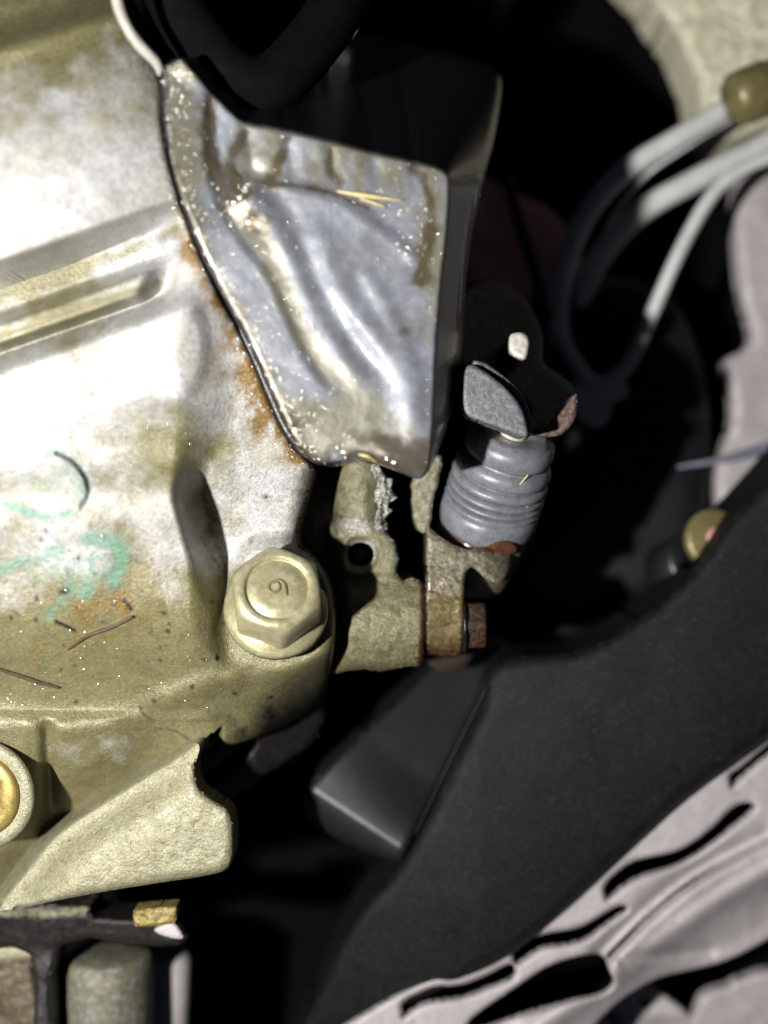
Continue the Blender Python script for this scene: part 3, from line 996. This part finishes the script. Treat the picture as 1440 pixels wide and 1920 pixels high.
boot = rev('rubber_boot', pp, fr, m_boot, slave, n=112,
           wob=lambda a, t: (2.0 * math.sin(2 * a + t * 0.02) + 4.0 * math.exp(-((((a - 0.15 + math.pi) % (2 * math.pi)) - math.pi) / 0.25) ** 2) * math.sin(t * 0.2)) * (1 if 50 < t < 215 else 0.2))
rev('push_rod', [(27, 180), (29, 222), (28, 238), (10, 240)], fr, m_pale, slave, n=32)
body_prof = [(60, -150), (78, -140), (86, -118), (90, -90), (92, -50), (93, -20), (92, -7), (84, -4), (60, -4)]
rev('cylinder_body', body_prof, fr, m_ear, slave, n=80, wob=lambda a, t: 1.2 * math.sin(5 * a + t * 0.05) + 0.9 * math.sin(11 * a - t * 0.1),
    masks=lambda a, t: (1.0 * math.exp(-((t + 6) / 14) ** 2) * (0.6 + 0.4 * math.sin(a * 3 + 1)), 0.2, 0, 0.4 if math.cos(a) > 0.8 else 0.0))  # rust ring; side away from the torch darkened as shade
ear_poly = cr([(802, 990), (830, 1010), (880, 1030), (950, 1010), (962, 1030), (956, 1072), (938, 1094), (912, 1086), (886, 1064), (873, 1076), (871, 1110), (868, 1205), (862, 1226), (850, 1234), (815, 1230),
               (800, 1222), (796, 1180), (797, 1100), (799, 1050)], 5)


def ear_z(x, y, sd):
    cyl = -18.5 + 10.0 * np.sqrt(np.clip(1 - ((y - 1150) / 100) ** 2, 0, 1))
    up = -9.5 - 0.03 * (1080 - y) - 11 * (1 - np.sqrt(np.clip(1 - ((np.clip(x, 862, 2000) - 862) / 108) ** 2, 0, 1)))
    w = ss(1080, 1150, y)
    return up * (1 - w) + cyl * w + bev(sd, 9) + 0.4 * fbm(x, y, 30, 3, 71) + 0.2 * fbm(x, y, 9, 2, 72)


hf('mounting_ear', ear_poly, ear_z, m_ear, slave, step=2.5, skirt=16,
   masks=lambda x, y, sd: (0.55 * ss(1195, 1225, y) + 0.8 * stroke(x, y, [(840, 1000), (880, 1022), (930, 1030), (960, 1020)], 9), 0.15 + 0.8 * ss(1085, 1150, y), 0 * x, 0.8 * gs(sd + 1, 4) * (x < 830) * (y > 1060)))
side_poly = cr([(772, 900), (788, 872), (812, 850), (828, 858), (822, 900), (812, 940), (806, 985), (796, 1000), (782, 992), (774, 960)], 5)
hf('casting_web', side_poly + np.stack([2.5 * vn(side_poly[:, 0], side_poly[:, 1], 10, 1), 2.5 * vn(side_poly[:, 0], side_poly[:, 1], 9, 2)], 1),
   lambda x, y, sd: -15 + bev(sd, 6) + 0.3 * fbm(x, y, 20, 3, 73), m_bracket, slave, step=3, skirt=14,
   masks=lambda x, y, sd: (0 * x, 0.2 + 0 * x, 0.2 + 0 * x, 0 * x))
# brown fluid clinging to the collar
st = ([], [])
c = place(fr, (22 * k, -97 * k, 8 * k))
V, F = st
for j in range(7):
    a = j / 6 * math.pi
    for i in range(14):
        b_ = 2 * math.pi * i / 14
        v = Vector((33 * math.sin(a) * math.cos(b_), 8 * math.cos(a), 19 * math.sin(a) * math.sin(b_))) * k
        V.append(c + fr[0].to_3x3() @ v)
for j in range(6):
    for i in range(14):
        F.append((j * 14 + i, j * 14 + (i + 1) % 14, (j + 1) * 14 + (i + 1) % 14, (j + 1) * 14 + i))
mesh_obj('fluid_bead', V, F, M('rusty_fluid', (0.085, 0.032, 0.018), (0.03, 0.022, 0.012), ns=0.5, rough=0.12, spec=0.7), slave)
# pale lint stuck to the boot
for q in ([(34, -80, 196), (26, -83, 186), (31, -84, 176), (28, -86, 166), (20, -90, 152), (12, -93, 146)], [(52, -72, 96), (60, -68, 92), (64, -66, 84)]):
    tube('lint_thread', [place(fr, (a * k, b_ * k, t * k)) for a, b_, t in q], 1.4, m_straw, slave, n=5)

# the rusty bolt through the ear
rb = thing('ear_bolt', 'rusty oily bolt head at the right of the cylinder ear', 'bolt', P(880, 1172, -14))
frb = frame(P(866, 1172, -13), (1, 0.02, 0.02), (0, 1, 0.3))
rev('washer', [(30, 0), (52, 1), (54, 4), (52, 8), (30, 9)], frb, m_gasket, rb, n=48)
hx = []
n = 48
V, F = [], []
for (sc, t) in ((1, 9), (1, 40), (0.93, 46), (0.4, 47)):
    for i in range(n):
        a = 2 * math.pi * i / n
        q = (a - 0.2) % (math.pi / 3) - math.pi / 6
        r = min(44 / math.cos(q), 49) * sc
        V.append(place(frb, (r * math.cos(a) * k, r * math.sin(a) * k, t * k)))
for j in range(3):
    for i in range(n):
        F.append((j * n + i, j * n + (i + 1) % n, (j + 1) * n + (i + 1) % n, (j + 1) * n + i))
F.append(tuple(3 * n + i for i in range(n)))
mesh_obj('hex_head', V, F, m_rust, rb)
lw = thing('rusty_washer', 'dull rusty disc under the cylinder ear, darkened as if in shadow', 'washer', P(845, 1230, -30))
rev('disc', [(20, -6), (52, -6), (56, -2), (56, 4), (50, 8), (20, 9)], frame(P(842, 1216, -40), (0.1, -0.35, 0.9)), M('shaded_rust', (0.035, 0.02, 0.013), (0.02, 0.012, 0.008), ns=0.8, rough=0.6, bump=0.3, bs=1.6), lw)  # rust colour darkened to stand in for shade

# ================================================================== RELEASE LEVER
lever = thing('release_lever', 'scuffed grey steel lever tip with a rounded end blackened for shade, above the rubber boot', 'lever', P(930, 740, -10))
face_poly = cr([(869, 694), (884, 684), (910, 697), (945, 724), (970, 752), (984, 780), (990, 812), (978, 818), (950, 806), (905, 790), (880, 780), (870, 764), (867, 730)], 4)
hf('lever_tip', face_poly, lambda x, y, sd: 8.0 + 0.01 * (y - 700) - 0.02 * (x - 870) * 0.6 + bev(sd, 7) + 0.08 * fbm(x, y, 14, 3, 81), m_lever, lever, step=2.5, skirt=9)
V = cr([(872, 688), (886, 676), (912, 682), (955, 714), (984, 748), (1000, 800), (990, 812), (984, 780), (968, 748), (940, 718), (908, 694), (884, 688)], 4)
hf('worn_edge', V, lambda x, y, sd: 5.5 - 0.02 * (x - 870) + bev(sd, 5) + 0.25 * fbm(x, y, 9, 3, 82), m_lever, lever, step=2.5, skirt=9)
end_poly = cr([(856, 560), (890, 526), (930, 524), (975, 548), (1002, 585), (1018, 635), (1020, 680), (1055, 706), (1080, 738), (1077, 785), (1052, 812), (1008, 816), (985, 800),
               (990, 770), (960, 735), (900, 690), (866, 690), (852, 640)], 5)


def end_z(x, y, sd):
    u = (x - 930) * 0.72 - (y - 740) * 0.69
    return -3 - 0.2 * np.clip(u, -40, 400) + bev(sd, 16) + 0.1 * fbm(x, y, 20, 3, 83)


def end_masks(x, y, sd):
    L = (x - 1005) * 0.62 + (y - 815) * 0.78       # straight shadow edge of the rusty lit crescent
    n2 = fbm(x, y, 16, 4, 84)
    R = ss(-4, 4, (x - 1008) * (812 - 738) - (812 - y) * (1082 - 1008) + 900 * n2 - 200) * ss(1000, 1012, x) * ss(730, 745, y) * (0.75 + 0.7 * n2)
    return R, 0 * x, 0 * x, 0 * x


hf('rounded_end', end_poly, end_z, m_blk, lever, step=3, skirt=14, masks=end_masks)  # black colour and falling slope put the shade on this end
hf('lit_rusty_lip', cr([(1006, 815), (1030, 795), (1056, 768), (1080, 738), (1079, 782), (1056, 812), (1030, 818)], 5), lambda x, y, sd: -5.5 + bev(sd, 6) + 0.35 * fbm(x, y, 14, 3, 86),
   M('rusty_lip', (0.24, 0.15, 0.115), (0.05, 0.03, 0.022), ns=1.0, rough=0.6, bump=0.3, bs=2.2, mott=[(0.6, 2.0)]), lever, step=3, skirt=6)  # rusty strip set flat toward the torch as the lit crescent
pin_poly = cr([(955, 634), (962, 625), (980, 624), (991, 634), (992, 652), (986, 672), (974, 672), (957, 660)], 4)
hf('pin_tip', pin_poly, lambda x, y, sd: -6 - 0.03 * (660 - y) + bev(sd, 8) + 0.15 * fbm(x, y, 10, 2, 85), m_pale, lever, step=2.5, skirt=16)

# ================================================================== BLACK BOX BELOW
box = thing('plastic_box', 'black plastic box with a rounded corner catching the light, under the bracket', 'box', P(740, 1450, -70))
box_poly = cr([(566, 1512), (570, 1490), (590, 1462), (640, 1412), (740, 1320), (820, 1240), (860, 1190), (950, 1200), (946, 1240), (905, 1310), (850, 1420), (790, 1540), (757, 1606), (738, 1614), (700, 1602), (640, 1576), (592, 1548), (572, 1530)], 4)  # left outline follows a shadow line rather than a box edge


def box_z(x, y, sd):
    # a flat lid that rolls over at its lower left edge
    u = 0.55 * (x - 552) - 0.835 * (y - 1530)
    roll = np.clip(70 - u, 0, 70)
    return -36 + 0.026 * (x - 640) * (1 - ss(70, 200, u)) - 0.05 * np.clip(u - 60, 0, 900) - (70 - np.sqrt(np.clip(70 ** 2 - roll ** 2, 0, None))) * S * 1.1 + bev(sd, 16) + 0.1 * fbm(x, y, 60, 2, 91)


hf('box_shell', box_poly, box_z, m_box, box, step=4, skirt=30)

# ================================================================== DUCT
duct = thing('air_duct', 'broad matt black grained plastic duct curving along the lower right', 'duct', P(1100, 1450, -60))
duct_poly = np.concatenate([cr([(905, 1330), (914, 1276), (934, 1246), (975, 1231), (1030, 1227), (1085, 1221), (1150, 1194), (1230, 1138), (1302, 1070), (1372, 976), (1440, 902), (1530, 800)], 5, False),
                            cr([(1560, 1280), (1446, 1378), (1368, 1436), (1280, 1502), (1190, 1584), (1085, 1684), (1000, 1758), (950, 1795), (880, 1832), (760, 1888), (640, 1950)], 5, False),
                            cr([(540, 1990), (590, 1880), (640, 1770), (690, 1692), (735, 1645), (790, 1560), (850, 1440)], 5, False)])


def duct_z(x, y, sd):
    d, s, p = dline(x, y, cr([(880, 1560), (1020, 1440), (1180, 1340), (1330, 1200), (1480, 1040)], 4, False))
    z = -30 + 0 * x - 0.00006 * d ** 2 - 0.012 * np.clip(900 - x, 0, 600)
    return z + bev(sd, 26) + 0.5 * fbm(x, y, 160, 2, 95)


hf('duct_shell', duct_poly, duct_z, m_duct, duct, step=4, skirt=26)
tube('moulding_line', [P(912, 1290, -31.4), P(870, 1372, -33), P(820, 1475, -34), P(778, 1566, -35.5)], 2.2, m_blackhose, duct, n=6)

# ================================================================== BODY PANEL
panel = thing('body_panel', 'dusty pinkish painted metal body panel with wavy slots, lower right corner', 'panel', P(1250, 1700, -70))
pan_poly = np.concatenate([cr([(560, 1990), (640, 1930), (760, 1860), (900, 1790), (1000, 1710), (1120, 1600), (1260, 1460), (1400, 1330), (1560, 1210)], 4, False),
                           cr([(1560, 1690), (1440, 1762), (1365, 1800), (1300, 1818), (1240, 1832), (1190, 1858), (1150, 1888), (1110, 1930), (1080, 1990)], 4, False)])
cutouts = [cr([(1137, 1680), (1138, 1657), (1173, 1625), (1200, 1613), (1260, 1600), (1297, 1583), (1337, 1553), (1373, 1517), (1390, 1508), (1411, 1508), (1409, 1521), (1373, 1551),
             (1337, 1581), (1297, 1608), (1260, 1626), (1207, 1641), (1173, 1658), (1142, 1684)], 4),
         cr([(966, 1806), (967, 1780), (1013, 1755), (1080, 1742), (1113, 1727), (1147, 1706), (1162, 1699), (1177, 1703), (1160, 1718), (1127, 1741), (1100, 1760), (1060, 1771), (1013, 1779), (971, 1808)], 4),
         cr([(1373, 1472), (1372, 1453), (1393, 1438), (1440, 1398), (1490, 1360), (1500, 1374), (1455, 1404), (1400, 1448), (1377, 1472)], 4),
         cr([(756, 1902), (757, 1880), (787, 1863), (813, 1853), (867, 1847), (913, 1830), (958, 1808), (962, 1832), (913, 1853), (867, 1870), (797, 1881), (760, 1904)], 4),
         cr([(968, 1852), (1030, 1812), (1090, 1793), (1128, 1792), (1142, 1822), (1150, 1846), (1125, 1866), (1060, 1880), (980, 1902), (900, 1930), (880, 1915)], 4)]  # last one is a soft shadow patch, cut as a hole


def pan_z(x, y, sd):
    u = (x - 960) * 0.72 - (y - 1800) * 0.69         # along the panel
    v = (x - 960) * 0.69 + (y - 1800) * 0.72         # across
    z = -37 - 0.002 * u - 0.012 * v
    d1 = dline(x, y, cr([(1150, 1800), (1230, 1720), (1340, 1640), (1480, 1560)], 4, False))[0]
    z = z + 4.5 * gs(d1, 20) - 5.0 * gs(dline(x, y, cr([(1130, 1790), (1200, 1720), (1300, 1640), (1440, 1570)], 4, False))[0], 20)
    d2, s2, _ = dline(x, y, cr([(1000, 1930), (1120, 1850), (1200, 1790), (1320, 1700), (1490, 1600)], 4, False))
    z = z + 4.0 * gs(d2, 24) - 5.0 * ss(10, 90, s2) * 1.0
    z = z - 1.4 * gs(dline(x, y, cr([(1170, 1800), (1240, 1788), (1330, 1782)], 4, False))[0], 14)
    for q in cutouts[:4]:
        d = sdf(x, y, q)
        z = z - 0.5 * gs(np.clip(d, 0, None), 6)
    return z + bev(sd, 10) + 0.5 * fbm(x, y, 110, 3, 101) + 0.12 * fbm(x, y, 24, 3, 102)


hf('panel_sheet', pan_poly, pan_z, m_panel, panel, step=2.4, skirt=2.0, holes=[grow(q, 1.5) for q in cutouts])
brk = thing('perforated_bracket', 'pale perforated metal bracket with oval holes in the bottom right corner', 'bracket', P(1250, 1890, -85))
ov = lambda cx_, cy_, a_, b_, r_: np.array([(cx_ + a_ * math.cos(t) * math.cos(r_) - b_ * math.sin(t) * math.sin(r_), cy_ + a_ * math.cos(t) * math.sin(r_) + b_ * math.sin(t) * math.cos(r_)) for t in np.linspace(0, 2 * math.pi, 24, endpoint=False)])
hf('bracket_plate', cr([(1060, 1990), (1130, 1900), (1160, 1850), (1195, 1840), (1250, 1870), (1290, 1905), (1330, 1990)], 4),
   lambda x, y, sd: -74 + bev(sd, 10) + 0.8 * fbm(x, y, 70, 2, 111) - 3 * ss(1900, 1930, y) * ss(1180, 1240, x), m_panel, brk, step=4, skirt=4,
   holes=[ov(1210, 1880, 17, 7, 0.4), ov(1149, 1909, 16, 6, 0.4)])
hf('folded_flange', cr([(1298, 1990), (1308, 1890), (1330, 1862), (1368, 1850), (1390, 1838), (1470, 1830), (1520, 1990)], 4),
   lambda x, y, sd: -70 + 0.03 * (1900 - y) + bev(sd, 12) + 0.8 * fbm(x, y, 60, 2, 112), m_panel, brk, step=4, skirt=4)

# ================================================================== UPPER BACKGROUND
shield = thing('wrinkled_casting', 'wrinkled yellowish metal casting in the upper right corner, ending along its shadow edge', 'casting', P(1200, 120, -60))
hf('casting_wall', cr([(1170, -110), (1560, -110), (1560, 160), (1440, 240), (1360, 262), (1318, 230), (1304, 150), (1262, 60), (1215, -10)], 4),  # outline cut along the shadow edge; shaded part left off
   lambda x, y, sd: -88 - 0.00008 * (x - 1350) ** 2 * 0.5 + bev(sd, 30) + 1.4 * fbm(x, y, 90, 3, 121) + 2.2 * np.abs(fbm(x * 0.7 + y * 0.5, y * 1.3, 34, 3, 122)), m_wrinkle, shield, step=5, skirt=20)
wall = thing('wing_panel', 'dusty pinkish inner panel at the far right edge behind the hoses', 'panel', P(1400, 600, -100))
hf('panel_sheet', cr([(1380, 330), (1430, 300), (1580, 240), (1580, 900), (1440, 920), (1370, 1000), (1340, 900), (1375, 780), (1360, 680), (1410, 640), (1385, 520)], 4),  # left outline follows the shadow edge of the lit area
   lambda x, y, sd: -92 + bev(sd, 20) + 3 * fbm(x, y, 180, 3, 131), m_panel, wall, step=8, skirt=6)
redp = thing('red_body_section', 'faded red painted body section glimpsed between lever and hoses', 'panel', P(970, 460, -110))
hf('panel_sheet', cr([(860, 330), (960, 360), (1060, 420), (1120, 600), (1040, 660), (900, 600)], 4),
   lambda x, y, sd: -100 + 2 * fbm(x, y, 90, 2, 133), m_red, redp, step=8, skirt=3)
chip = thing('pale_tab', 'small pink painted tab peeking over the top edge of the cover', 'tab', P(640, 30, -50))
hf('tab_sheet', cr([(596, 20), (620, 26), (664, 30), (670, 46), (660, 66), (630, 60)], 4), lambda x, y, sd: -30 + bev(sd, 6), m_panel, chip, step=4, skirt=3)

# hoses
def hose(name, pts, rad, label, mat=m_hose, n=20, cat='hose'):
    o = tube(name, [P(*q) for q in pts], rad, mat, None, n=n)
    return tag(o, label, cat)


hose('coolant_hose', [(1560, 80, -64), (1440, 150, -66), (1340, 218, -67), (1255, 268, -68), (1160, 330, -70), (1090, 420, -76), (1050, 540, -82), (1050, 640, -90)], 26,
     'thick grey hose running into the olive fitting, uppermost of the hoses')
hose('coolant_hose', [(1560, 190, -74), (1440, 268, -75), (1370, 304, -76), (1300, 340, -77), (1200, 400, -80), (1120, 490, -86), (1080, 600, -94)], 29,
     'broad grey hose, second below the olive fitting')
hose('thin_pipe', [(1560, 120, -68), (1376, 222, -69), (1290, 274, -70), (1200, 340, -74), (1130, 440, -82)], 6, 'thin straight pipe between the two thick grey hoses', cat='pipe')
hose('bent_pipe', [(1560, 250, -66), (1440, 296, -68), (1385, 322, -69), (1342, 358, -70), (1305, 414, -71), (1265, 492, -72), (1222, 590, -75), (1180, 680, -78), (1140, 716, -80), (1098, 706, -82), (1050, 620, -86), (1036, 520, -88)], 17,
     'slim grey pipe bending sharply downward, lowest of the hoses', cat='pipe')
hose('black_cable', [(950, 330, -70), (975, 420, -72), (1000, 500, -74), (1030, 600, -76)], 14, 'black cable crossing the red body section', m_blackhose, cat='cable')
hose('blue_strap', [(1270, 876, -70), (1330, 866, -70), (1380, 856, -72), (1440, 838, -74), (1540, 815, -76)], [3, 7, 12, 13, 13], 'slim bluish strap low at the right edge', M('blue_webbing', (0.20, 0.205, 0.25), (0.14, 0.145, 0.18), ns=0.3, rough=0.6, bump=0.1, bs=1.5), cat='strap')
fit = thing('hose_fitting', 'olive metal hose end fitting at the right edge near the top', 'fitting', P(1420, 170, -35))
frf = frame(P(1372, 190, -60), (0.93, 0.35, 0.0))
rev('fitting_barrel', [(20, -10), (46, -6), (60, 8), (64, 30), (64, 90), (60, 100), (62, 110), (66, 180), (30, 182)], frf, m_fit, fit, n=48)

top_hose = hose('rubber_hose', [(700, -140, -6), (640, 0, 2), (570, 100, 6), (500, 160, 9), (430, 140, 10), (350, 40, 10), (290, -90, 8)], 52, 'dark rubber hose looping in shadow from the top edge onto the cover', m_void)

bb = thing('capped_bolt', 'blurred yellowish bolt with reddish centre behind the duct at right', 'bolt', P(1330, 1040, -80))
frb = frame(P(1340, 1012, -44), (0.15, 0.2, 0.95))
rev('bolt_head', [(66, -20), (70, 0), (67, 10), (58, 14), (10, 15)], frb, m_fit, bb, n=40)
rev('centre_cap', [(26, 14), (25, 18), (8, 20)], frb, m_red, bb, n=24)
rev('socket', [(60, -140), (72, -130), (72, -30), (62, -22), (30, -22)], frame(P(1318, 1046, -50), (0.35, 0.3, 0.88)), m_box, bb, n=40)
pl = thing('lit_panel_spots', 'blurred pale shape standing in for lit panel spots right of the lever end', 'clip', P(1110, 760, -80))  # stands in for lit spots on a panel behind
hf('spots_face', cr([(1070, 720), (1100, 712), (1150, 706), (1172, 716), (1175, 745), (1150, 752), (1142, 785), (1120, 800), (1080, 775)], 4),
   lambda x, y, sd: -84 + bev(sd, 10), m_hose, pl, step=4, skirt=6)
sw = thing('shade_filler', 'black curved filler added for the shadow behind the lever and duct', 'filler', P(1200, 800, -95))  # added dark shape where there is only shadow
hf('filler_shell', cr([(1000, 560), (1150, 520), (1260, 560), (1320, 700), (1330, 880), (1310, 1000), (1220, 1120), (1000, 1250), (900, 1250), (960, 1000), (1010, 840)], 4),
   lambda x, y, sd: -88 - 0.00012 * ((x - 1250) ** 2) * 0.3 + bev(sd, 40) + 1.5 * fbm(x, y, 140, 2, 141), m_blackhose, sw, step=8, skirt=20)

# ================================================================== LOWER LEFT
shaft = thing('selector_shaft_housing', 'grey cast tube below the mounting lug, bottom left', 'tube', P(200, 1850, -60))
frs = frame(P(200, 1990, -42), (0.02, 1, 0.0))
rev('tube_wall', [(60, -60), (96, -50), (98, 60), (97, 200), (95, 232), (84, 240), (30, 240)], frs, m_bracket, shaft, n=64, wob=lambda a, t: 1.5 * math.sin(4 * a + t * 0.03),
    masks=lambda a, t: (0.35, 0.15, 0.25, 0))
rev('smooth_sleeve', [(30, -60), (60, -50), (62, 240), (50, 250), (20, 250)], frame(P(305, 1990, -58), (0.02, 1, 0)), m_panel, shaft, n=48)
hf('dark_collar', cr([(-60, 1700), (120, 1696), (170, 1700), (180, 1722), (340, 1730), (350, 1760), (300, 1775), (110, 1772), (96, 1990), (62, 1990), (58, 1790), (-60, 1780)], 3),
   lambda x, y, sd: -22 - 0.05 * np.clip(y - 1720, 0, 60) + bev(sd, 10) + 0.5 * fbm(x, y, 30, 3, 151), m_bracket, shaft, step=4, skirt=12,
   masks=lambda x, y, sd: (0.85 - 0.6 * stroke(x, y, [(0, 1712), (90, 1712), (160, 1704)], 10), 0 * x, 0 * x, 0 * x))
blk = thing('cast_block', 'brownish cast block in the bottom left corner', 'block', P(20, 1850, -50))
hf('block_face', cr([(-70, 1800), (40, 1800), (62, 1812), (66, 1990), (-70, 1990)], 3), lambda x, y, sd: -34 + bev(sd, 14) + 0.8 * fbm(x, y, 50, 3, 152), m_bracket, blk, step=4, skirt=12,
   masks=lambda x, y, sd: (0.35 + 0 * x, 0 * x, 0 * x, 0.35 + 0 * x))
hf('block_rim', cr([(-70, 1776), (50, 1774), (62, 1786), (50, 1800), (-70, 1804)], 3), lambda x, y, sd: -30 + bev(sd, 10), m_rough, blk, step=4, skirt=8)
clip = thing('brass_clip', 'small yellow metal clip poking out below the mounting lug', 'clip', P(292, 1730, -20))
hf('clip_top', cr([(250, 1712), (258, 1706), (322, 1700), (331, 1704), (330, 1726), (320, 1732), (262, 1738), (252, 1732)], 4),
   lambda x, y, sd: -11 + bev(sd, 7) + 0.3 * fbm(x, y, 12, 3, 153), M('yellow_chromate', (0.42, 0.34, 0.11), (0.25, 0.18, 0.05), ns=0.7, rough=0.45, metal=0.2, bump=0.4, bs=1.2, mott=[(0.6, 0.8)]), clip, step=2.5, skirt=5)
hf('pink_reflection', cr([(290, 1742), (324, 1730), (343, 1756), (330, 1760), (300, 1752)], 3), lambda x, y, sd: -17 + bev(sd, 5), m_panel, clip, step=3, skirt=3)  # pink sheet stands in for a reflection under the clip
